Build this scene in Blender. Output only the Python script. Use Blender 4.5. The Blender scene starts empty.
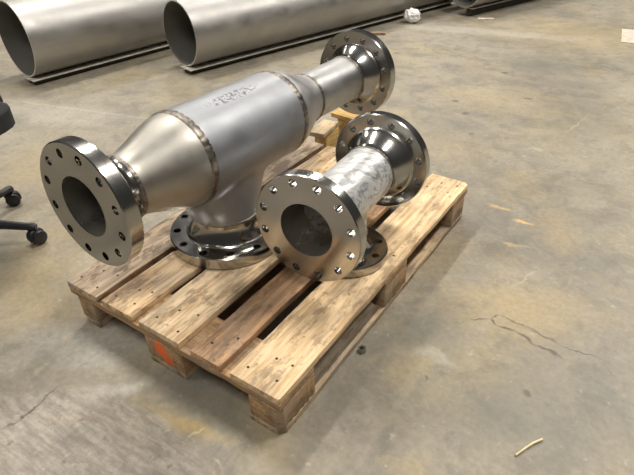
import bpy, bmesh, math, random
from mathutils import Matrix, Vector
random.seed(7)
S = bpy.context.scene
C = S.collection
PI = math.pi
R = math.radians

# ---------------------------------------------------------------- camera
cd = bpy.data.cameras.new('camera'); cam = bpy.data.objects.new('camera', cd); C.objects.link(cam)
cd.sensor_width = 36; cd.lens = 530.19 / 634 * 36; cd.clip_start = .02
cam.matrix_world = Matrix(((0.830010, -0.305760, 0.466470, 1.327546),
                           (0.557349, 0.486336, -0.672934, -0.589941),
                           (-0.021104, 0.818528, 0.574079, 1.150270),
                           (0, 0, 0, 1)))
S.camera = cam
# ---------------------------------------------------------------- world: the dim hall around
W = bpy.data.worlds.new('hall'); S.world = W; W.use_nodes = True
wn = W.node_tree; wn.nodes.clear()
wo = wn.nodes.new('ShaderNodeOutputWorld'); wb = wn.nodes.new('ShaderNodeBackground')
tc = wn.nodes.new('ShaderNodeTexCoord'); sx = wn.nodes.new('ShaderNodeSeparateXYZ'); rp = wn.nodes.new('ShaderNodeValToRGB')
wn.links.new(tc.outputs['Generated'], sx.inputs[0]); wn.links.new(sx.outputs['Z'], rp.inputs[0])
rp.color_ramp.elements[0].position = 0.0; rp.color_ramp.elements[0].color = (.30, .28, .25, 1)
rp.color_ramp.elements[1].position = .9; rp.color_ramp.elements[1].color = (.62, .62, .63, 1)
e = rp.color_ramp.elements.new(.30); e.color = (.26, .25, .24, 1)
wn.links.new(rp.outputs[0], wb.inputs['Color']); wb.inputs['Strength'].default_value = .22
wn.links.new(wb.outputs[0], wo.inputs[0])
# ---------------------------------------------------------------- rows of ceiling strip lights
def strip(x, y, z, e, lx=.45, ly=1.8, col=(1, .948, .865)):
    l = bpy.data.lights.new('ceiling_light', 'AREA'); l.shape = 'RECTANGLE'; l.size = lx; l.size_y = ly
    l.energy = e; l.color = col
    o = bpy.data.objects.new('ceiling_light', l); C.objects.link(o); o.location = (x, y, z)
for x, k_ in ((-6.4, .8), (-2.5, 1.0), (2.5, 1.2)):
    for y, e_ in ((-2.3, 115), (2.5, 205), (7.3, 210)):
        strip(x, y, 5.6, e_*k_)
S.view_settings.view_transform = 'Standard'; S.view_settings.look = 'None'
S.view_settings.gamma = 1; S.view_settings.use_curve_mapping = False
S.view_settings.exposure = -0.02

# ---------------------------------------------------------------- helpers
def tag(o, label, cat, group=None, kind=None):
    o['label'] = label; o['category'] = cat
    if group: o['group'] = group
    if kind: o['kind'] = kind
    return o
def thing(name, loc, rz, label, cat, group=None):
    o = bpy.data.objects.new(name, None); C.objects.link(o); o.empty_display_size = .05
    o.location = loc; o.rotation_euler = (0, 0, rz); tag(o, label, cat, group); return o
def smooth(me, ang=35):
    me.shade_smooth()
    me.set_sharp_from_angle(angle=R(ang))
def link(name, me, mat=None, parent=None, loc=None, rot=None, mtx=None):
    o = bpy.data.objects.new(name, me); C.objects.link(o)
    if mat and not me.materials: me.materials.append(mat)
    if parent: o.parent = parent
    if mtx is not None: o.matrix_local = mtx
    if loc is not None: o.location = loc
    if rot is not None: o.rotation_euler = rot
    return o
def from_bm(bm, name, ang=35):
    bmesh.ops.recalc_face_normals(bm, faces=bm.faces[:])
    me = bpy.data.meshes.new(name); bm.to_mesh(me); bm.free(); smooth(me, ang); return me
def lathe(prof, N=72, closed=True, name='m', ang=35):
    """prof = list of (r, z) revolved about local Z; closed loops back to the first point"""
    bm = bmesh.new(); rings = []
    for r, z in prof:
        if r < 1e-6: rings.append([bm.verts.new((0, 0, z))])
        else: rings.append([bm.verts.new((r*math.cos(2*PI*k/N), r*math.sin(2*PI*k/N), z)) for k in range(N)])
    n = len(rings)
    for i in range(n if closed else n-1):
        a, b = rings[i], rings[(i+1) % n]
        for k in range(N):
            k2 = (k+1) % N
            if len(a) == 1 and len(b) == 1: continue
            if len(a) == 1: bm.faces.new((a[0], b[k], b[k2]))
            elif len(b) == 1: bm.faces.new((a[k], a[k2], b[0]))
            else: bm.faces.new((a[k], a[k2], b[k2], b[k]))
    return from_bm(bm, name, ang)
def box_bm(bm, x0, x1, y0, y1, z0, z1):
    r = bmesh.ops.create_cube(bm, size=1)
    for v in r['verts']:
        v.co = Vector(((x0+x1)/2 + v.co.x*(x1-x0), (y0+y1)/2 + v.co.y*(y1-y0), (z0+z1)/2 + v.co.z*(z1-z0)))
    return r['verts']
def evaluated(o, name):
    dg = bpy.context.evaluated_depsgraph_get(); dg.update()
    me = bpy.data.meshes.new_from_object(o.evaluated_get(dg)); me.name = name; return me
def modified(me, mods, extra=()):
    """apply modifiers to a mesh and return the resulting mesh"""
    o = bpy.data.objects.new('tmp', me); C.objects.link(o)
    for t, kw in mods:
        m = o.modifiers.new('m', t)
        for k, v in kw.items(): setattr(m, k, v)
    r = evaluated(o, me.name + '_done')
    bpy.data.objects.remove(o)
    for x in extra: bpy.data.objects.remove(x)
    return r
AX = Matrix.Rotation(PI/2, 4, 'Y')        # local Z  ->  +X
def along_x(s, flip=False, roll=0):        # place a lathe (Z axis) on the run axis at x = s
    return Matrix.Translation((s, 0, 0)) @ Matrix.Rotation(PI/2 if not flip else -PI/2, 4, 'Y') @ Matrix.Rotation(roll, 4, 'Z')

# ---------------------------------------------------------------- shader helper
class M:
    def __init__(s, name, **kw):
        s.m = bpy.data.materials.new(name); s.m.use_nodes = True; s.t = s.m.node_tree; s.n = s.t.nodes; s.l = s.t.links
        s.b = s.n['Principled BSDF']
        for k, v in kw.items(): s.set(k, v)
        s.tc = s.n.new('ShaderNodeTexCoord')
    def set(s, k, v):
        i = s.b.inputs[k]
        if hasattr(v, 'links') or hasattr(v, 'is_linked'): s.l.new(v, i)
        else: i.default_value = (*v, 1) if isinstance(v, tuple) and len(v) == 3 else v
    def inp(s, node, i, v):
        if v is None: return
        if isinstance(v, bpy.types.NodeSocket): s.l.new(v, node.inputs[i])
        else:
            if isinstance(v, tuple) and len(v) == 3 and len(node.inputs[i].default_value) == 4: v = (*v, 1)
            node.inputs[i].default_value = v
    def mapping(s, vec, loc=(0, 0, 0), rot=(0, 0, 0), scale=(1, 1, 1), kind='POINT'):
        n = s.n.new('ShaderNodeMapping'); n.vector_type = kind
        s.inp(n, 'Vector', vec); n.inputs['Location'].default_value = loc; n.inputs['Rotation'].default_value = rot; n.inputs['Scale'].default_value = scale
        return n.outputs[0]
    def noise(s, vec, scale, detail=4, rough=.55, dist=0, color=False):
        n = s.n.new('ShaderNodeTexNoise'); s.inp(n, 'Vector', vec)
        n.inputs['Scale'].default_value = scale; n.inputs['Detail'].default_value = detail; n.inputs['Roughness'].default_value = rough; n.inputs['Distortion'].default_value = dist
        return n.outputs['Color' if color else 'Fac']
    def ramp(s, f, a, b, lo=0., hi=1., smooth=True):
        n = s.n.new('ShaderNodeMapRange'); n.interpolation_type = 'SMOOTHSTEP' if smooth else 'LINEAR'
        s.inp(n, 'Value', f); n.inputs['From Min'].default_value = a; n.inputs['From Max'].default_value = b
        n.inputs['To Min'].default_value = lo; n.inputs['To Max'].default_value = hi; return n.outputs[0]
    def math(s, op, a, b=None, c=None):
        n = s.n.new('ShaderNodeMath'); n.operation = op
        for i, v in enumerate((a, b, c)): s.inp(n, i, v)
        return n.outputs[0]
    def vmath(s, op, a, b=None):
        n = s.n.new('ShaderNodeVectorMath'); n.operation = op
        s.inp(n, 0, a); s.inp(n, 1, b)
        return n.outputs['Value'] if op in ('LENGTH', 'DOT_PRODUCT') else n.outputs[0]
    def mix(s, f, a, b, blend='MIX'):
        n = s.n.new('ShaderNodeMix'); n.data_type = 'RGBA'; n.blend_type = blend
        s.inp(n, 0, f); s.inp(n, 6, a); s.inp(n, 7, b); return n.outputs[2]
    def sep(s, v):
        n = s.n.new('ShaderNodeSeparateXYZ'); s.l.new(v, n.inputs[0]); return n.outputs
    def bump(s, h, strength, dist=.002):
        n = s.n.new('ShaderNodeBump'); n.inputs['Strength'].default_value = strength; n.inputs['Distance'].default_value = dist
        s.l.new(h, n.inputs['Height']); s.l.new(n.outputs[0], s.b.inputs['Normal'])
    def blob(s, vec, cx, cy, rx, ry, rot=0., soft=.5):
        """soft elliptical patch in the XY plane of vec"""
        v = s.mapping(vec, loc=(-cx, -cy, 0))
        v = s.mapping(v, rot=(0, 0, -R(rot)))
        v = s.vmath('MULTIPLY', v, (1/rx, 1/ry, 0.))
        return s.ramp(s.vmath('LENGTH', v), 1-soft, 1+soft*.6, 1., 0.)

# ---------------------------------------------------------------- materials
def metal(name, col, rough, aniso=0, tint=None, var=.12, scale=6, bump=.05, radial=False, streak=None):
    m = M(name, Metallic=1.0, Roughness=rough)
    o = m.tc.outputs['Object']
    n = m.noise(o if not streak else m.mapping(o, scale=streak), scale, 5, .6)
    c = m.mix(m.ramp(n, .3, .7), tuple(x*(1-var) for x in col), tuple(min(1, x*(1+var)) for x in col))
    if tint: c = m.mix(m.ramp(m.noise(o, scale*.6, 3), .45, .7, 0, .55), c, tint)
    m.set('Base Color', c)
    m.set('Roughness', m.ramp(m.noise(o, scale*2.3, 4), .3, .7, rough*.85, rough*1.2))
    if aniso:
        t = m.n.new('ShaderNodeTangent'); t.direction_type = 'RADIAL'; t.axis = 'Z'
        m.l.new(t.outputs[0], m.b.inputs['Tangent']); m.b.inputs['Anisotropic'].default_value = aniso
    if bump: m.bump(m.noise(o, 90, 3), bump, .001)
    return m
steel_flange = metal('machined_steel', (.42, .41, .385), .15, aniso=.55, var=.08, bump=.03).m
steel_flange_dull = metal('machined_steel_dull', (.52, .50, .455), .24, aniso=.6, var=.1, bump=.03).m
steel_reducer = metal('pickled_steel_warm', (.41, .39, .355), .48, var=.07, scale=5, tint=(.44, .395, .335), bump=.08).m
steel_pipe = metal('pickled_steel_pale', (.43,.43,.43), .48, var=.08, scale=8, bump=.08).m
def mk_body():
    k = metal('pickled_steel_blue', (.34, .35, .368), .52, var=.07, scale=4, bump=.1)
    # faint hand-stencilled marks along the crown of the pipe
    o = k.tc.outputs['Object']; s = k.sep(o)
    zone = k.blob(o, .05, -.035, .11, .020, 0, .25)
    mk = k.ramp(k.noise(k.mapping(o, scale=(1.6, 1, .1)), 75, 1), .50, .56)
    top = k.ramp(s[2], .06, .09)
    f = k.math('MULTIPLY', k.math('MULTIPLY', zone, mk), top)
    src = k.b.inputs['Base Color'].links[0].from_socket
    k.set('Base Color', k.mix(k.math('MULTIPLY', f, .8), src, (.10, .10, .13)))
    return k.m
steel_body = mk_body()
def mk_spool():
    k = M('wrapped_pipe_white', Metallic=.5, Roughness=.42)
    o = k.tc.outputs['Object']
    v = k.mapping(o, rot=(0, .5, .5), scale=(1, 1, 1))
    w = k.noise(k.mapping(v, scale=(1.0, 2.6, 2.6)), 7, 2.5, .5, .7)
    line = k.math('ABSOLUTE', k.math('SUBTRACT', w, .5))
    f = k.ramp(line, .0, .03, .75, 0)
    c = k.mix(k.ramp(k.noise(o, 9, 3), .3, .7), (.52, .52, .52), (.72, .72, .71))
    w2 = k.noise(k.mapping(k.mapping(o, rot=(0, 0, .9)), loc=(3, 1, 0), scale=(1.6, 7, 7)), 8, 4, .6, .4)
    c = k.mix(k.ramp(w2, .52, .62, 0, .7), c, (.22, .225, .235))
    k.set('Base Color', k.mix(f, c, (.26, .27, .28)))
    k.bump(w, .35, .01)
    return k.m
spool_mat = mk_spool()
weld_mat = metal('weld_bead', (.23, .205, .18), .42, var=.5, scale=40, bump=.6).m
inner_k = metal('pipe_bore', (.42, .40, .36), .30, var=.15, scale=9, bump=.1); inner_k.b.inputs['Metallic'].default_value = .9; inner_mat = inner_k.m
def mk_big():
    k = metal('mill_pipe_steel', (.43, .42, .405), .50, var=.07, scale=3, bump=.1)
    o = k.tc.outputs['Object']
    src = k.b.inputs['Base Color'].links[0].from_socket
    st = k.ramp(k.noise(k.mapping(o, scale=(6, 6, .5)), 5, 4), .52, .7, 0, .4)
    k.set('Base Color', k.mix(st, src, (.40, .38, .36)))
    return k.m
big_mat = mk_big()
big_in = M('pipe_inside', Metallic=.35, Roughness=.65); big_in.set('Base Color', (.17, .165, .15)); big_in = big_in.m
rim_mat = metal('cut_pipe_rim', (.78, .77, .74), .4, var=.05).m

def wood(name, light, dark, grey=.35, seed=0., orange=False):
    k = M(name, Roughness=.72)
    o = k.mapping(k.tc.outputs['Object'], loc=(seed*3.1, seed*1.7, seed))
    g = k.noise(k.mapping(o, scale=(22, 1.5, 22)), 3.2, 6, .62, .6)
    c = k.mix(k.ramp(g, .38, .66), light, dark)
    big = k.noise(k.mapping(o, scale=(1.6, .7, 1.6)), 6, 4, .6)
    c = k.mix(k.ramp(big, .46, .66, 0, min(1, grey*1.6)), c, (.16, .115, .08))
    gy = k.noise(k.mapping(o, loc=(4, 2, 1), scale=(2.2, .9, 2)), 5, 4)
    c = k.mix(k.ramp(gy, .48, .64, 0, grey), c, (.33, .28, .23))
    dt = k.noise(k.mapping(o, loc=(9, 5, 2), scale=(3, 1.2, 3)), 9, 6, .7)
    c = k.mix(k.ramp(dt, .49, .62, 0, .35+grey*.7), c, (.15, .10, .06))
    sp = k.noise(o, 42, 3, .6)
    c = k.mix(k.ramp(sp, .64, .74, 0, .55), c, (.12, .08, .05))
    if orange:
        ob = k.tc.outputs['Object']; s = k.sep(ob)
        d = k.n.new('ShaderNodeCombineXYZ'); k.l.new(s[0], d.inputs[0]); k.l.new(s[2], d.inputs[1])
        v = k.vmath('ADD', d.outputs[0], k.vmath('SCALE', k.noise(ob, 30, 3, color=True), None))
        nn = v.node.inputs[1].links[0].from_node; nn.inputs['Scale'].default_value = .03
        v = k.vmath('SUBTRACT', v, (.015, .015, 0.))
        f = k.math('MAXIMUM', k.blob(v, -.012, .008, .026, .032, 20, .45), k.blob(v, .012, -.016, .020, .022, 0, .45))
        c = k.mix(k.math('MULTIPLY', f, .92), c, (.95, .15, .025))
    k.set('Base Color', c)
    k.bump(g, .35, .003)
    return k.m
w_board = [wood('pallet_board_grey_brown', (.70, .54, .38), (.38, .27, .17), .6, 1),
           wood('pallet_board_worn', (.80, .58, .34), (.42, .27, .14), .45, 2),
           wood('pallet_board_pale', (.88, .68, .44), (.54, .36, .19), .32, 3),
           wood('pallet_board_reddish', (.64, .39, .21), (.36, .20, .10), .32, 4),
           wood('pallet_board_tan', (.92, .69, .42), (.62, .41, .21), .2, 5)]
w_cross = wood('pallet_cross_wood', (.50, .32, .165), (.30, .18, .085), .3, 6)
w_block = wood('pallet_block_wood', (.52, .34, .175), (.31, .195, .10), .4, 7)
w_orange = wood('pallet_block_orange_mark', (.50, .32, .16), (.34, .2, .1), .3, 8, True)
w_skid = wood('pallet_skid_wood', (.54, .40, .25), (.31, .22, .13), .5, 9)
w_yellow = wood('fresh_timber', (.70, .47, .17), (.52, .31, .09), .1, 10)
w_pale = wood('pale_timber', (.66, .52, .34), (.50, .36, .2), .25, 11)
nail_m = M('nail_head', Metallic=.6, Roughness=.6); nail_m.set('Base Color', (.06, .05, .045)); nail_m = nail_m.m
def plain(name, col, rough, metallic=0.):
    k = M(name, Roughness=rough, Metallic=metallic)
    n = k.noise(k.tc.outputs['Object'], 20, 4)
    k.set('Base Color', k.mix(k.ramp(n, .3, .7), tuple(x*.8 for x in col), tuple(min(1, x*1.15) for x in col)))
    return k.m
black_plastic = plain('black_plastic', (.018, .018, .022), .38)
black_fabric = plain('black_fabric', (.02, .021, .026), .75)
chrome = plain('chrome', (.6, .6, .6), .25, 1.)
channel_mat = plain('galvanised_channel', (.60, .57, .50), .6, .2)
shaded_web = plain('shaded_channel_web', (.05, .045, .04), .8)  # near-black colour paints in the shade under the channel's top flange
paper_mat = plain('white_paper', (.82, .81, .79), .8)
card_mat = plain('pale_card', (.60, .49, .41), .8)

# ---------------------------------------------------------------- floor
def mk_floor():
    k = M('worn_concrete', Roughness=.5)
    o = k.tc.outputs['Object']
    wv = k.vmath('SCALE', k.vmath('SUBTRACT', k.noise(o, 3.5, 4, .6, color=True), (.5, .5, .5)), None); wv.node.inputs['Scale'].default_value = .30
    d = k.vmath('ADD', o, wv)                               # wobbly coordinates for stains
    wf = k.vmath('SCALE', k.vmath('SUBTRACT', k.noise(o, 16, 3, .6, color=True), (.5, .5, .5)), None); wf.node.inputs['Scale'].default_value = .05
    df = k.vmath('ADD', o, wf)
    a = k.noise(o, 1.1, 6, .62, .4)
    c = k.mix(k.ramp(a, .32, .68), (.240, .214, .170), (.335, .294, .225))
    b = k.noise(k.mapping(o, loc=(7, 3, 0)), 2.2, 6, .65, .6)
    c = k.mix(k.ramp(b, .48, .68, 0, .6), c, (.38, .305, .165))     # yellow residue
    b2 = k.noise(k.mapping(o, loc=(1, 9, 0)), 3.1, 6, .6, .3)
    c = k.mix(k.ramp(b2, .50, .68, 0, .75), c, (.195, .185, .15))    # grey damp areas
    m1 = k.noise(k.mapping(o, loc=(2, 5, 0)), 6.5, 7, .72, .8)
    c = k.mix(k.ramp(m1, .44, .62, 0, .38), c, (.40, .35, .262))
    m2 = k.noise(k.mapping(o, loc=(8, 1, 0)), 7.5, 7, .72, .5)
    c = k.mix(k.ramp(m2, .48, .64, 0, .5), c, (.155, .143, .112))
    def put(c, lst, col, soft=.6, vec=None, amt=1.):
        for cx, cy, rx, ry, rot, s in lst:
            f = k.math('MULTIPLY', k.blob(vec or d, cx, cy, rx, ry, rot, soft), s*amt)
            c = k.mix(f, c, col)
        return c
    yellow = [(-.25, .05, .16, .34, 60, .9), (-1.1, .50, .20, .30, 30, .6), (.05, .25, .25, .2, 0, .5), (1.15, 1.28, .07, .16, 20, .6), (1.20, .80, .22, .12, 10, .75),
              (1.07, .74, .2, .1, 30, .5), (.52, 2.5, .35, .25, 10, .45), (.62, 4.2, .6, .5, 0, .6), (.78, .95, .12, .2, 20, .45), (1.09, .1, .04, .05, 0, .7), (.45, 1.75, .25, .2, 0, .35),
              (.98, .33, .06, .06, 0, .45)]
    c = put(c, yellow, (.43, .335, .185), .9, amt=.8)
    grey = [(.57, 3.25, .22, .16, 20, .8), (.8, 3.0, .2, .12, 20, .5), (1.19, .33, .22, .12, 20, .55), (-.17, .06, .12, .07, 40, .4), (.95, 2.6, .2, .5, 10, .4), (.95, .5, .12, .1, 0, .5),
            (-.1, .6, .3, .2, 0, .3), (1.35, .5, .2, .2, 0, .4), (.60, -.03, .14, .05, 20, .5), (.45, -.06, .1, .05, 10, .4)]
    c = put(c, grey, (.17, .165, .135), .9)
    pale = [(.36, -.13, .10, .035, 35, .7), (.15, -.06, .16, .10, 30, .55), (-.23, 3.9, 1.1, .10, 12, .4), (1.0, .42, .06, .03, 0, .35), (.0, -.16, .1, .1, 0, .4), (-1.6, 1.0, .5, .15, 20, .4)]
    c = put(c, pale, (.50, .47, .41))
    # the brown worn repair at the near left corner and its ochre border
    pv = df
    c = put(c, [(.535, -.115, .16, .022, 12, .9), (.40, -.20, .2, .02, 30, .6)], (.42, .315, .15), .6, df)
    f = k.blob(df, .42, -.50, .46, .36, 28, .06)
    pn = k.noise(k.mapping(o, rot=(0, 0, -.5), scale=(1, 5, 1)), 11, 6, .7)
    pc = k.mix(k.ramp(pn, .35, .65), (.245, .21, .175), (.42, .375, .315))
    pc = k.mix(k.ramp(k.noise(o, 26, 5, .7), .58, .7, 0, .7), pc, (.58, .51, .40))
    pc = k.mix(k.ramp(k.noise(k.mapping(o, loc=(3, 3, 0)), 22, 5, .7), .60, .70, 0, .8), pc, (.13, .11, .095))
    c = k.mix(k.math('MULTIPLY', f, .85), c, pc)
    # cracks and scratches
    def seg(x0, y0, x1, y1, w, s=.8):
        return ((x0+x1)/2, (y0+y1)/2, math.hypot(x1-x0, y1-y0)/2, w, math.degrees(math.atan2(y1-y0, x1-x0)), s)
    cr = [(1.033, .651), (1.084, .684), (1.106, .713), (1.199, .706), (1.291, .683), (1.398, .684)]
    L = [seg(*cr[i], *cr[i+1], .0035, .75) for i in range(5)]
    cr = [(1.084, .684), (1.107, .662), (1.164, .674), (1.23, .644), (1.301, .640)]
    L += [seg(*cr[i], *cr[i+1], .0055, .85) for i in range(4)]
    L += [seg(.187, -.371, .202, -.326, .004, .7), seg(.202, -.326, .194, -.265, .004, .9), seg(.194, -.265, .189, -.201, .0035, .8), (.199, -.318, .008, .008, 0, .9)]
    c = put(c, L, (.085, .075, .06), .7, df)
    L = [seg(.60, -.135, .62, -.09, .003, .8), seg(.70, -.135, .725, -.14, .0035, .8), (.045, -.079, .012, .02, 10, .9), (.09, -.2, .01, .02, 0, .6), seg(.95, 2.2, 1.0, 2.5, .006, .5), (.88, 1.95, .03, .02, 0, .7), seg(.98, 1.1, 1.1, 1.12, .006, .5),
         seg(1.10, .88, 1.14, 1.0, .005, .6), (1.3, .30, .003, .003, 0, 1)]
    c = put(c, L, (.58, .50, .36), .9, df, .75)
    L = [(1.013, 1.272, .035, .012, 0, .9), (1.02, 1.1, .03, .01, 10, .5), (.9, 1.33, .05, .014, 0, .6)]
    c = put(c, L, (.66, .46, .20), .6, df)
    L = [(-.433, 3.054, .025, .02, 0, .9), (.39, 3.0, .03, .02, 0, .8), (.30, 2.35, .02, .02, 0, .8), (.42, 2.2, .02, .03, 0, .7), (.55, 1.95, .012, .015, 0, .6), (-.1, 3.35, .02, .02, 0, .6), (1.02, .36, .006, .006, 0, .7), (1.26, .46, .012, .01, 0, .7), (.65, 2.6, .03, .015, 0, .8), (.88, 2.95, .02, .01, 0, .6)]
    c = put(c, L, (.09, .08, .065), .6, df)
    # straight dust line along the pipes on the left
    c = put(c, [(-1.55, 1.10, .9, .012, 14, .35)], (.5, .46, .38), .6, df)
    # fine grain
    g = k.noise(o, 55, 5, .7)
    c = k.mix(k.ramp(g, .35, .65, 0, .26), c, (.12, .11, .09))
    g2 = k.noise(k.mapping(o, loc=(2, 2, 0)), 30, 5, .7)
    c = k.mix(k.ramp(g2, .60, .74, 0, .55), c, (.52, .47, .38))
    g3 = k.noise(k.mapping(o, loc=(5, 1, 0)), 12, 5, .7)
    c = k.mix(k.ramp(g3, .54, .70, 0, .45), c, (.16, .15, .125))
    k.set('Base Color', c)
    k.set('Roughness', k.ramp(a, .3, .7, .42, .62))
    k.bump(g, .25, .003)
    return k.m
bm = bmesh.new(); box_bm(bm, -9, 9, -5, 14, -.2, 0)
fl = link('floor', from_bm(bm, 'floor'), mk_floor()); fl['kind'] = 'structure'

# ---------------------------------------------------------------- pallet
PX, PY, PH = .8, 1.2, .144
pal = thing('wooden_pallet', (0, 0, 0), 0, 'worn wooden shipping pallet on the concrete floor carrying the flanged steel fittings', 'pallet')
def board_mesh(w, l, h, seed, cham=None):
    """board along Y, centred, slightly uneven, bevelled; cham = corner cut sizes [(sx, sy, size)]"""
    rnd = random.Random(seed); bm = bmesh.new()
    pts = []
    cut = {(a, b): c for a, b, c in (cham or [])}
    for sx_, sy_ in ((-1, -1), (1, -1), (1, 1), (-1, 1)):
        c = cut.get((sx_, sy_), 0)
        if c:
            p = (sx_*w/2, sy_*(l/2-c)), (sx_*(w/2-c), sy_*l/2)
            pts += list(p) if (sx_*sy_) < 0 and False else (list(p) if sx_*sy_ > 0 and (sx_, sy_) == (1, 1) or (sx_, sy_) == (-1, -1) else [p[1], p[0]])
        else: pts.append((sx_*w/2, sy_*l/2))
    lo = [bm.verts.new((x, y, -h/2)) for x, y in pts]; hi = [bm.verts.new((x, y, h/2)) for x, y in pts]
    bm.faces.new(hi); bm.faces.new(lo[::-1]); n = len(pts)
    for i in range(n): bm.faces.new((lo[i], lo[(i+1) % n], hi[(i+1) % n], hi[i]))
    if l > w*1.3:      # subdivide along the length so the edge can wander a little
        for q in range(1, 14):
            y = -l/2 + l*q/14
            bmesh.ops.bisect_plane(bm, geom=bm.verts[:]+bm.edges[:]+bm.faces[:], plane_co=(0, y, 0), plane_no=(0, 1, 0))
        ys = {}
        for v in bm.verts:
            key = (round(v.co.y, 3), v.co.x > 0)
            if key not in ys: ys[key] = (rnd.uniform(-.0016, .0016), rnd.uniform(-.0006, .0))
            v.co.x += ys[key][0]
            if v.co.z > 0: v.co.z += ys[key][1]
    bmesh.ops.recalc_face_normals(bm, faces=bm.faces[:])
    es = [e for e in bm.edges if len(e.link_faces) == 2 and e.calc_face_angle(0) > R(25)]
    bmesh.ops.bevel(bm, geom=es, offset=.0022, segments=2, affect='EDGES', profile=.6)
    return from_bm(bm, 'board', 50)
nail_me = lathe([(0, .0006), (.0032, .0006), (.0038, 0), (.0038, -.004), (0, -.004)], 12, False, 'nail')
nail_me.materials.append(nail_m)
spans = [(-.006, .137), (.160, .288), (.317, .472), (.515, .615), (.650, .80)]
for i, (x, x2) in enumerate(spans):
    w = x2-x
    c1 = []
    if i == 0: c1 = [(-1, -1, .004), (-1, 1, .014)]
    if i == 4: c1 = [(1, -1, .005), (1, 1, .014)]
    b = link('top_board', board_mesh(w, 1.2, .022, 10+i, c1), w_board[i], pal, (x+w/2, .6, .133))
    for yc in (.0725, .6, 1.1275):
        for dx, dy in ((-.3, -.03), (.25, -.035), (.3, .03), (-.05, .02)) if w > .12 else ((-.22, -.03), (.22, .03)):
            link('nail', nail_me, None, b, (dx*w + random.uniform(-.006, .006), yc-.6+dy+random.uniform(-.008, .008), .011))
for yc in (.0725, .6, 1.1275):
    link('cross_board', board_mesh(.145, .8, .022, 30+int(yc*10)), w_cross, pal, (.4, yc, .111), (0, 0, PI/2))
for j, yc in enumerate((.0725, .6, 1.1275)):
    for i, (xc, w) in enumerate(((.05, .10), (.4, .145), (.75, .10))):
        ch = []
        if i == 0 and j == 0: ch = [(-1, -1, .032)]
        if i == 2 and j == 0: ch = [(1, -1, .012)]
        if i == 0 and j == 2: ch = [(-1, 1, .02)]
        if i == 2 and j == 2: ch = [(1, 1, .02)]
        orange = (i == 1 and j == 0)
        # the block's grain runs along the pallet's length; the painted end faces the near side
        link('block', board_mesh(w, .1449, .078, 50+i*3+j, ch), w_orange if orange else w_block, pal, (xc, yc, .061))
for i, (xc, w) in enumerate(((.05, .10), (.4, .145), (.75, .10))):
    ch = [(-1, -1, .045), (-1, 1, .028)] if i == 0 else [(1, -1, .018), (1, 1, .028)] if i == 2 else []
    link('bottom_board', board_mesh(w, 1.2, .022, 70+i, ch), w_skid, pal, (xc, .6, .011))

# broken board standing between the blocks of the right side, its far end split off at a slant
bm = bmesh.new()
P_ = [(.147, .0225), (.515, .0225), (.455, .0995), (.147, .0995)]
a_ = [bm.verts.new((-.009, y-.32, z-.06)) for y, z in P_]; b_ = [bm.verts.new((.009, y-.32, z-.06)) for y, z in P_]
bm.faces.new(a_[::-1]); bm.faces.new(b_)
for k in range(4): bm.faces.new((a_[k], a_[(k+1) % 4], b_[(k+1) % 4], b_[k]))
sb = link('side_board', from_bm(bm, 'side_board', 30), wood('dirty_side_wood', (.36, .29, .21), (.24, .19, .135), .5, 13), pal, (.779, .32, .06))
sb['label'] = 'dirty grey-brown board between the blocks'

# ---------------------------------------------------------------- flanges
def flange_mesh(Rf, t, bc, hole_r, hub, neck, L, bore, name, nh=12, rf=None):
    """weld-neck flange about Z, sealing face at z=0, neck towards +Z"""
    prof = [(bore, 0.0)]
    if rf: prof += [(rf, 0.0), (rf+.0015, .0016), (Rf-.003, .0016), (Rf, .0046)]
    else: prof += [(Rf-.003, 0.0), (Rf, .003)]
    prof += [(Rf, t-.003), (Rf-.003, t), (hub+.006, t), (hub+.001, t+.004)]
    prof += [(hub-.002, t+.008), (neck+(hub-neck)*.16, L-.024), (neck+.0015, L-.012), (neck, L), (bore, L)]
    me = lathe(prof, 96, True, name)
    me.materials.append(steel_flange)
    bm = bmesh.new()
    for k in range(nh):
        a = 2*PI*(k+.5)/nh
        bmesh.ops.create_cone(bm, cap_ends=True, segments=20, radius1=hole_r, radius2=hole_r, depth=t*3,
                              matrix=Matrix.Translation((bc*math.cos(a), bc*math.sin(a), t/2)))
    cm = bpy.data.meshes.new('cut'); bm.to_mesh(cm); bm.free(); cm.materials.append(steel_flange)
    co = bpy.data.objects.new('cut', cm); C.objects.link(co)
    r = modified(me, [('BOOLEAN', dict(operation='DIFFERENCE', solver='EXACT', object=co))], [co])
    smooth(r, 30)
    r.materials.clear(); r.materials.append(steel_flange); r.materials.append(inner_mat)
    for p in r.polygons:      # the bore wall is duller than the machined faces
        rr = [math.hypot(r.vertices[v].co.x, r.vertices[v].co.y) for v in p.vertices]
        p.material_index = 1 if max(rr) < bore+.0008 else 0
    return r
fl6 = flange_mesh(.165, .042, .136,   .0120, .112, .084, .115, .080, 'flange_tee')
fl6b = flange_mesh(.159, .035, .135,   .0120, .112, .084, .115, .078, 'flange_six')
fl8 = flange_mesh(.190, .041, .165, .0127, .130, .1095, .108, .101, 'flange_eight')
fl4 = flange_mesh(.125, .032, .100, .0112, .073, .057, .086, .051, 'flange_four', nh=8)
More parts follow.
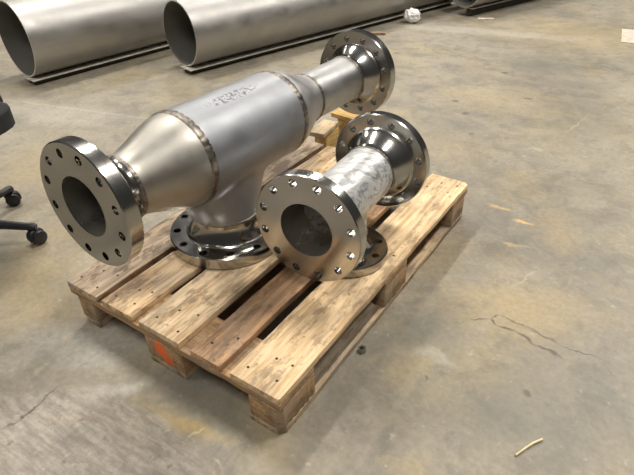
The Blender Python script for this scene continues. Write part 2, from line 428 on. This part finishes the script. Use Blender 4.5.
def bead(r, name='weld', w=.011, seed=1):
    """lumpy weld ring about Z"""
    rnd = random.Random(seed); bm = bmesh.new(); N = 120; rings = []
    for k in range(N):
        a = 2*PI*k/N; lump = .0012*math.sin(k*2.2)+rnd.uniform(-.0006, .0006); dz = rnd.uniform(-.0008, .0008)
        ring = []
        for q in range(10):
            t = 2*PI*q/10
            rr = r - .0006 + max(-.004, (.0042+lump)*math.sin(t)); z = dz + w/2*math.cos(t)*1.0
            ring.append(bm.verts.new((rr*math.cos(a), rr*math.sin(a), z)))
        rings.append(ring)
    for k in range(N):
        A, B = rings[k], rings[(k+1) % N]
        for q in range(10): bm.faces.new((A[q], A[(q+1) % 10], B[(q+1) % 10], B[q]))
    me = from_bm(bm, name, 60); me.materials.append(weld_mat); return me
def shell(prof_out, th, name, N=96):
    """revolved wall with real thickness"""
    return lathe(prof_out + [(r-th, z) for r, z in reversed(prof_out)], N, True, name, 28)
def tee_mesh(rb, s0, s1, br, zb, flare, th, name, vox=.004, smo=14, comp=0.):
    """run along X with a branch down to z = zb, blended at the crotch"""
    ex = .06; rb += comp; br += comp
    bm = bmesh.new()
    bmesh.ops.create_cone(bm, cap_ends=True, segments=96, radius1=rb, radius2=rb, depth=(s1-s0)+2*ex,
                          matrix=Matrix.Translation(((s0+s1)/2, 0, 0)) @ AX)
    a = bpy.data.meshes.new('a'); bm.to_mesh(a); bm.free()
    zt = -rb*.5
    pr = [(0, zb-ex), (br, zb-ex), (br, zb+.01)]
    top = -math.sqrt(max(0, rb*rb-min(br, rb*.93)**2))
    for i in range(1, 7):
        f = i/6; pr.append((br + flare*f**1.35, zb+.01 + (zt-zb-.01)*f))
    pr.append((0, zt))
    b = lathe(pr, 96, False, 'b')
    for v in b.vertices:                      # the fillet spreads along the run only
        q = math.hypot(v.co.x, v.co.y)
        if q > br: v.co.y *= br/q
    bo = bpy.data.objects.new('b', b); C.objects.link(bo)
    u = modified(a, [('BOOLEAN', dict(operation='UNION', solver='EXACT', object=bo)),
                     ('REMESH', dict(mode='VOXEL', voxel_size=vox)),
                     ('SMOOTH', dict(factor=.5, iterations=smo))], [bo])
    bm = bmesh.new(); bm.from_mesh(u)
    g = lambda: bm.verts[:]+bm.edges[:]+bm.faces[:]
    bmesh.ops.bisect_plane(bm, geom=g(), plane_co=(s0, 0, 0), plane_no=(-1, 0, 0), clear_outer=True)
    bmesh.ops.bisect_plane(bm, geom=g(), plane_co=(s1, 0, 0), plane_no=(1, 0, 0), clear_outer=True)
    bmesh.ops.bisect_plane(bm, geom=g(), plane_co=(0, 0, zb), plane_no=(0, 0, -1), clear_outer=True)
    me = bpy.data.meshes.new(name); bm.to_mesh(me); bm.free()
    me = modified(me, [('SOLIDIFY', dict(thickness=th, offset=-1.0, use_even_offset=False))])
    me.materials.clear(); me.shade_smooth(); me.set_sharp_from_angle(angle=R(50)); return me

# ---------------------------------------------------------------- large reducing tee
HA = .482
tA = thing('flanged_pipe_tee', (.254, .446, .1445), 1.556, 'large grey steel reducing tee standing on its bottom flange on the pallet', 'pipe fitting')
run = Matrix.Translation((0, 0, HA-.144)) @ Matrix.Rotation(.02, 4, 'Y')       # run axis, barely nose-up towards the near end
def put(name, me, mat, root, base, s, flip=False, roll=0):
    if mat and not me.materials: me.materials.append(mat)
    return link(name, me, None, root, mtx=base @ along_x(s, flip, roll))
link('tee_body', tee_mesh(.1365, -.145, .27, .108, -(HA-.144-.108), .105, .007, 'tee_a', .004, 110, .0022), steel_body, tA, mtx=run)
ROLL = 0
put('end_flange', fl6, None, tA, run, -.457, False, ROLL)
put('end_flange', fl6, None, tA, run, .824, True, ROLL)
link('base_flange', fl8, None, tA, (0, 0, 0))
def red_prof(r0, r1, L):
    pr = [(r0, 0), (r0, L*.06)]
    for i in range(1, 12):
        f = i/12; s_ = f*f*(3-2*f); s_ = s_*.45+f*.55
        pr.append((r0+(r1-r0)*s_, L*(.06+.84*f)))
    pr += [(r1, L*.92), (r1, L)]; return pr
put('reducer', shell(red_prof(.084, .1365, .197), .006, 'red_a'), steel_reducer, tA, run, -.342)
put('reducer', shell(red_prof(.084, .1365, .18), .006, 'red_b'), steel_pipe, tA, run, .45, True)
put('pipe_section', shell([(.084, 0), (.084, .259)], .006, 'pipe_a'), steel_pipe, tA, run, .45)
for s, r, sd in ((-.145, .1365, 1), (.27, .1365, 2), (-.342, .084, 3), (.45, .084, 4), (.709, .084, 5)):
    put('weld_seam', bead(r, w=.028 if r > .1 else .013, seed=sd), None, tA, run, s)
link('weld_seam', bead(.1095, w=.010, seed=8), None, tA, (0, 0, .108))

# ---------------------------------------------------------------- small spool tee
HB = .372
tB = thing('flanged_pipe_spool', (.641, .569, .1445), 1.636, 'short flanged spool with streaky white pipe, on the right of the pallet', 'pipe fitting')
runB = Matrix.Translation((0, 0, HB-.144)) @ Matrix.Rotation(.014, 4, 'Y')
link('spool_body', tee_mesh(.084, -.128, .129, .057, -(HB-.144-.086), .014, .006, 'tee_b', .003), spool_mat, tB, mtx=runB)
put('end_flange', fl6b, None, tB, runB, -.242, False, ROLL)
put('end_flange', fl6b, None, tB, runB, .243, True, ROLL)
link('base_flange', fl4, None, tB, (0, 0, 0), (0, 0, .3))
for s, sd in ((-.128, 11), (.129, 12)): put('weld_seam', bead(.084, w=.007, seed=sd), None, tB, runB, s)
link('weld_seam', bead(.057, w=.007, seed=13), None, tB, (0, 0, .086))

# ---------------------------------------------------------------- long pipes behind
def long_pipe(x, y, zb, r, th, L, label, ns):
    t = thing('steel_pipe', (x, y, zb+r), th, label, 'pipe', 'long steel pipes lying behind')
    wall = .009 if r > .2 else .008
    me = lathe([(r, .0), (r, L), (r-wall, L), (r-wall, 0)], 128, True, 'long_pipe')
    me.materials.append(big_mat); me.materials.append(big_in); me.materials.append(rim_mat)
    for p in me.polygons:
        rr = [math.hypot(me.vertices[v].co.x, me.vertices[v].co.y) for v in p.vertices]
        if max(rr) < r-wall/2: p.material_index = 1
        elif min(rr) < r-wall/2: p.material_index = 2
    link('pipe_wall', me, None, t, mtx=along_x(0))
    # flat steel channel lying under the pipe
    return t
long_pipe(-2.258, 1.237, .0402, .236, 1.44, 5.2, 'large grey steel pipe on the floor, its open end cut by the left edge', 0)
long_pipe(-1.498, 1.938, .0402, .211, 1.33, 3.0, 'long grey steel pipe with open end just right of the larger pipe', 0)
long_pipe(-.449, 4.367, .0737, .1795, 1.254, 3.0, 'far steel pipe with only its lower lip showing at the top edge', 0)
def channel(x, y, th, L, hw, label, pre=.0, H=.04):
    t = thing('channel_bearer', (x, y, 0), th, label, 'channel', 'steel channels under the long pipes')
    bm = bmesh.new(); vs = box_bm(bm, -pre, L, -hw, .012, H-.006, H)
    link('top_flange', from_bm(bm, 'ch'), channel_mat, t)
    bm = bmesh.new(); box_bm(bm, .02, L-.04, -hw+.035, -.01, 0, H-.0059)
    link('web', from_bm(bm, 'chw'), shaded_web, t)  # recessed web, its shade painted into the colour
channel(-2.262, 1.215, 1.44, 5.2, .134, 'flat steel channel under the leftmost large pipe, pale edge showing')
channel(-1.505, 1.91, 1.33, 3.0, .124, 'flat steel channel under the long middle pipe, pale edge showing')
channel(-.44, 4.40, 1.254, 2.9, .09, 'flat steel channel under the far pipe at the top edge', 0, .0735)

# ---------------------------------------------------------------- office chair
HX, HY = -.735, -.014
ch = thing('office_chair', (HX, HY, 0), 0, 'black office chair at the left edge, two castors of its star base showing', 'chair')
def skin_tube(pts, name, ang=60, seg=14):
    """tube through (x, y, z, r) points"""
    bm = bmesh.new(); rings = []
    P = [Vector(p[:3]) for p in pts]
    for i, p in enumerate(P):
        d = (P[min(i+1, len(P)-1)] - P[max(i-1, 0)]).normalized()
        u = d.cross(Vector((0, 0, 1)));
        if u.length < .1: u = d.cross(Vector((1, 0, 0)))
        u.normalize(); v = d.cross(u)
        rings.append([bm.verts.new(p + pts[i][3]*(math.cos(2*PI*k/seg)*u + math.sin(2*PI*k/seg)*v)) for k in range(seg)])
    for a, b in zip(rings, rings[1:]):
        for k in range(seg): bm.faces.new((a[k], a[(k+1) % seg], b[(k+1) % seg], b[k]))
    bm.faces.new(rings[0][::-1]); bm.faces.new(rings[-1])
    return from_bm(bm, name, ang)
bm = bmesh.new()
link('hub', lathe([(0, .065), (.045, .065), (.05, .08), (.045, .125), (.03, .135), (0, .135)], 32, False, 'hub'), black_plastic, ch)
wheel_me = lathe([(0, -.009), (.020, -.009), (.026, -.006), (.0285, 0), (.026, .006), (.020, .009), (0, .009)], 32, False, 'wheel'); wheel_me.materials.append(black_plastic)
hood_bm = bmesh.new()
r_ = bmesh.ops.create_uvsphere(hood_bm, u_segments=24, v_segments=14, radius=.031)
bmesh.ops.bisect_plane(hood_bm, geom=hood_bm.verts[:]+hood_bm.edges[:]+hood_bm.faces[:], plane_co=(0, 0, -.002), plane_no=(.35, 0, -1), clear_outer=True)
for v in hood_bm.verts: v.co.y *= .42
hood_me = from_bm(hood_bm, 'hood', 60)
hood_me = modified(hood_me, [('SOLIDIFY', dict(thickness=.002, offset=1.0))]); hood_me.shade_smooth(); hood_me.materials.clear(); hood_me.materials.append(black_plastic)
for k in range(5):
    a = R(36.1 + 72*k)
    ca, sa = math.cos(a), math.sin(a)
    pts = [(ca*r, sa*r, z, w) for r, z, w in ((.03, .098, .024), (.10, .096, .021), (.20, .086, .017), (.285, .074, .0145), (.305, .072, .016), (.322, .070, .011))]
    link('base_arm', skin_tube(pts, 'arm'), black_plastic, ch)
    cs = link('castor', hood_me, None, ch, (ca*.311, sa*.311, .0305), (0, 0, a + (1.0 if k == 0 else 2.3 if k == 1 else k)))
    for sgn in (-1, 1): link('wheel', wheel_me, None, cs, (0, sgn*.0195, -.0015), (PI/2, 0, 0))
    link('stem', lathe([(.006, .028), (.006, .045), (.011, .045), (.011, .052), (0, .052)], 16, False, 'stem'), black_plastic, cs)
link('gas_column', lathe([(0, .12), (.026, .12), (.026, .24), (.017, .24), (.017, .385), (0, .385)], 24, False, 'col'), black_plastic, ch)
def pad(w, d, h, rr, bulge, name):
    bm = bmesh.new(); n = 24; bmesh.ops.create_cube(bm, size=1)
    bmesh.ops.subdivide_edges(bm, edges=bm.edges[:], cuts=9, use_grid_fill=True)
    for v in bm.verts:
        x, y, z = v.co*2
        q = (abs(x)**5 + abs(y)**5)**.2
        m = max(abs(x), abs(y))
        if q > 1e-6: x, y = x*m/q, y*m/q
        e = max(0., (m-.8)/.2); z *= (1-.45*e*e)
        v.co = Vector((x*w/2, y*d/2, z*h/2 + bulge*(1-m*m)*(1 if z > 0 else 0)))
    return from_bm(bm, name, 70)
Rz = R(15)
link('seat', pad(.55, .55, .11, .08, .012, 'seat'), black_fabric, ch, (0, 0, .455), (0, 0, Rz))
link('seat_pan', pad(.30, .26, .03, .05, 0, 'pan'), black_plastic, ch, (0, 0, .388), (0, 0, Rz))
bk = Matrix.Rotation(Rz, 4, 'Z') @ Matrix.Translation((-.27, 0, .76)) @ Matrix.Rotation(-PI/2-.12, 4, 'Y')
link('backrest', pad(.52, .44, .07, .08, .01, 'back'), black_fabric, ch, mtx=bk)
def loc15(x, y, z): 
    v = Matrix.Rotation(Rz, 3, 'Z') @ Vector((x, y, z)); return tuple(v)
link('back_bar', skin_tube([(*loc15(-.05, 0, .36), .016), (*loc15(-.22, 0, .35), .016), (*loc15(-.30, 0, .42), .016), (*loc15(-.31, 0, .60), .015)], 'bar'), black_plastic, ch)
for sg in (-1, 1):
    link('armrest', skin_tube([(*loc15(.06, sg*.16, .380), .014), (*loc15(.09, sg*.290, .395), .017), (*loc15(.12, sg*.300, .47), .017), (*loc15(.13, sg*.300, .66), .017), (*loc15(-.10, sg*.285, .655), .018), (*loc15(.16, sg*.285, .655), .018)][:4], 'armpost'), black_plastic, ch)
    link('arm_pad', pad(.25, .07, .03, .02, 0, 'armpad'), black_plastic, ch, loc15(.05, sg*.300, .67), (0, 0, Rz))

# ---------------------------------------------------------------- wood offcuts behind the pallet
def solid(name, dims, mat, loc, rot, label, cat, seed=0, group=None):
    o = link(name, board_mesh(dims[0], dims[1], dims[2], seed), mat, None, loc, rot)
    group = group or {'wood block': 'timber blocks behind the pallet', 'wood offcut': 'board offcuts behind the pallet', 'card': 'pale scraps on the floor'}.get(cat)
    return tag(o, label, cat, group)
solid('timber_block', (.068, .10, .122), w_yellow, (.032, 1.385, .061), (0, 0, R(-6)), 'yellow timber block on the floor just behind the far end of the pallet', 'wood block', 1)
solid('timber_board', (.080, .16, .022), w_pale, (.030, 1.362, .1335), (0, 0, R(7)), 'pale short board lying on the yellow timber block behind the pallet', 'wood offcut', 2)
solid('timber_block', (.10, .08, .128), w_yellow, (.060, 1.555, .064), (0, 0, R(4)), 'farther timber block on the floor below the large tee\'s far flange', 'wood block', 3)
solid('timber_board', (.085, .17, .022), w_yellow, (.062, 1.545, .1395), (0, 0, R(84)), 'bright yellow board on the farther block, below the large tee\'s far flange', 'wood offcut', 4)

# ---------------------------------------------------------------- litter
def crumple(name, r, mat, loc, label, cat, sz=(1, 1, 1), seed=3):
    rnd = random.Random(seed); bm = bmesh.new(); bmesh.ops.create_icosphere(bm, subdivisions=3, radius=r)
    for v in bm.verts: v.co *= rnd.uniform(.78, 1.12)
    for v in bm.verts: v.co = Vector((v.co.x*sz[0], v.co.y*sz[1], v.co.z*sz[2]))
    zmin = min(v.co.z for v in bm.verts)
    for v in bm.verts: v.co.z -= zmin
    o = link(name, from_bm(bm, name, 5), mat, None, loc); return tag(o, label, cat)
crumple('crumpled_paper', .062, paper_mat, (-.735, 3.93, 0), 'crumpled white paper on the floor against the long middle pipe', 'paper', (1.25, .9, .95))
solid('wood_stick', (.05, .24, .02), wood('stick_wood', (.42, .31, .22), (.27, .18, .12), .3, 12), (-.86, 3.42, .0105), (0, 0, R(-62)), 'flat brown stick on the floor behind the large tee\'s far flange', 'stick', 5)
solid('card_scrap', (.17, .42, .004), card_mat, (.965, 4.36, .0025), (0, 0, R(8)), 'pale pinkish card scrap on the floor at the right edge', 'card', 6)
solid('card_scrap', (.05, .14, .01), card_mat, (-.22, 4.36, .0055), (0, 0, R(-60)), 'small pale scrap on the floor below the far pipe\'s lip', 'card', 7)
# hex nut beside the pallet
bm = bmesh.new()
for z in (0, .016):
    pass
N = 6
lo = [bm.verts.new((.0125*math.cos(2*PI*k/6), .0125*math.sin(2*PI*k/6), 0)) for k in range(6)]
hi = [bm.verts.new((v.co.x, v.co.y, .014)) for v in lo]
ilo = [bm.verts.new((v.co.x*.55, v.co.y*.55, 0)) for v in lo]; ihi = [bm.verts.new((v.co.x, v.co.y, .014)) for v in ilo]
for k in range(6):
    j = (k+1) % 6
    bm.faces.new((lo[k], lo[j], hi[j], hi[k])); bm.faces.new((ilo[k], ihi[k], ihi[j], ilo[j]))
    bm.faces.new((hi[k], hi[j], ihi[j], ihi[k])); bm.faces.new((lo[k], ilo[k], ilo[j], lo[j]))
tag(link('hex_nut', from_bm(bm, 'nut', 20), metal('nut_steel', (.35, .34, .32), .35).m, None, (.822, .352, 0)), 'small steel hex nut on the floor against the pallet\'s right side', 'nut')
# straw on the floor, lower right
st = skin_tube([(1.290, .262, .004, .0026), (1.305, .295, .0038, .0027), (1.315, .315, .005, .003), (1.331, .339, .004, .003)], 'straw', 60, 8)
tag(link('straw', st, plain('straw_yellow', (.72, .60, .36), .7)), 'thin pale yellow straw on the floor at the bottom right', 'straw')
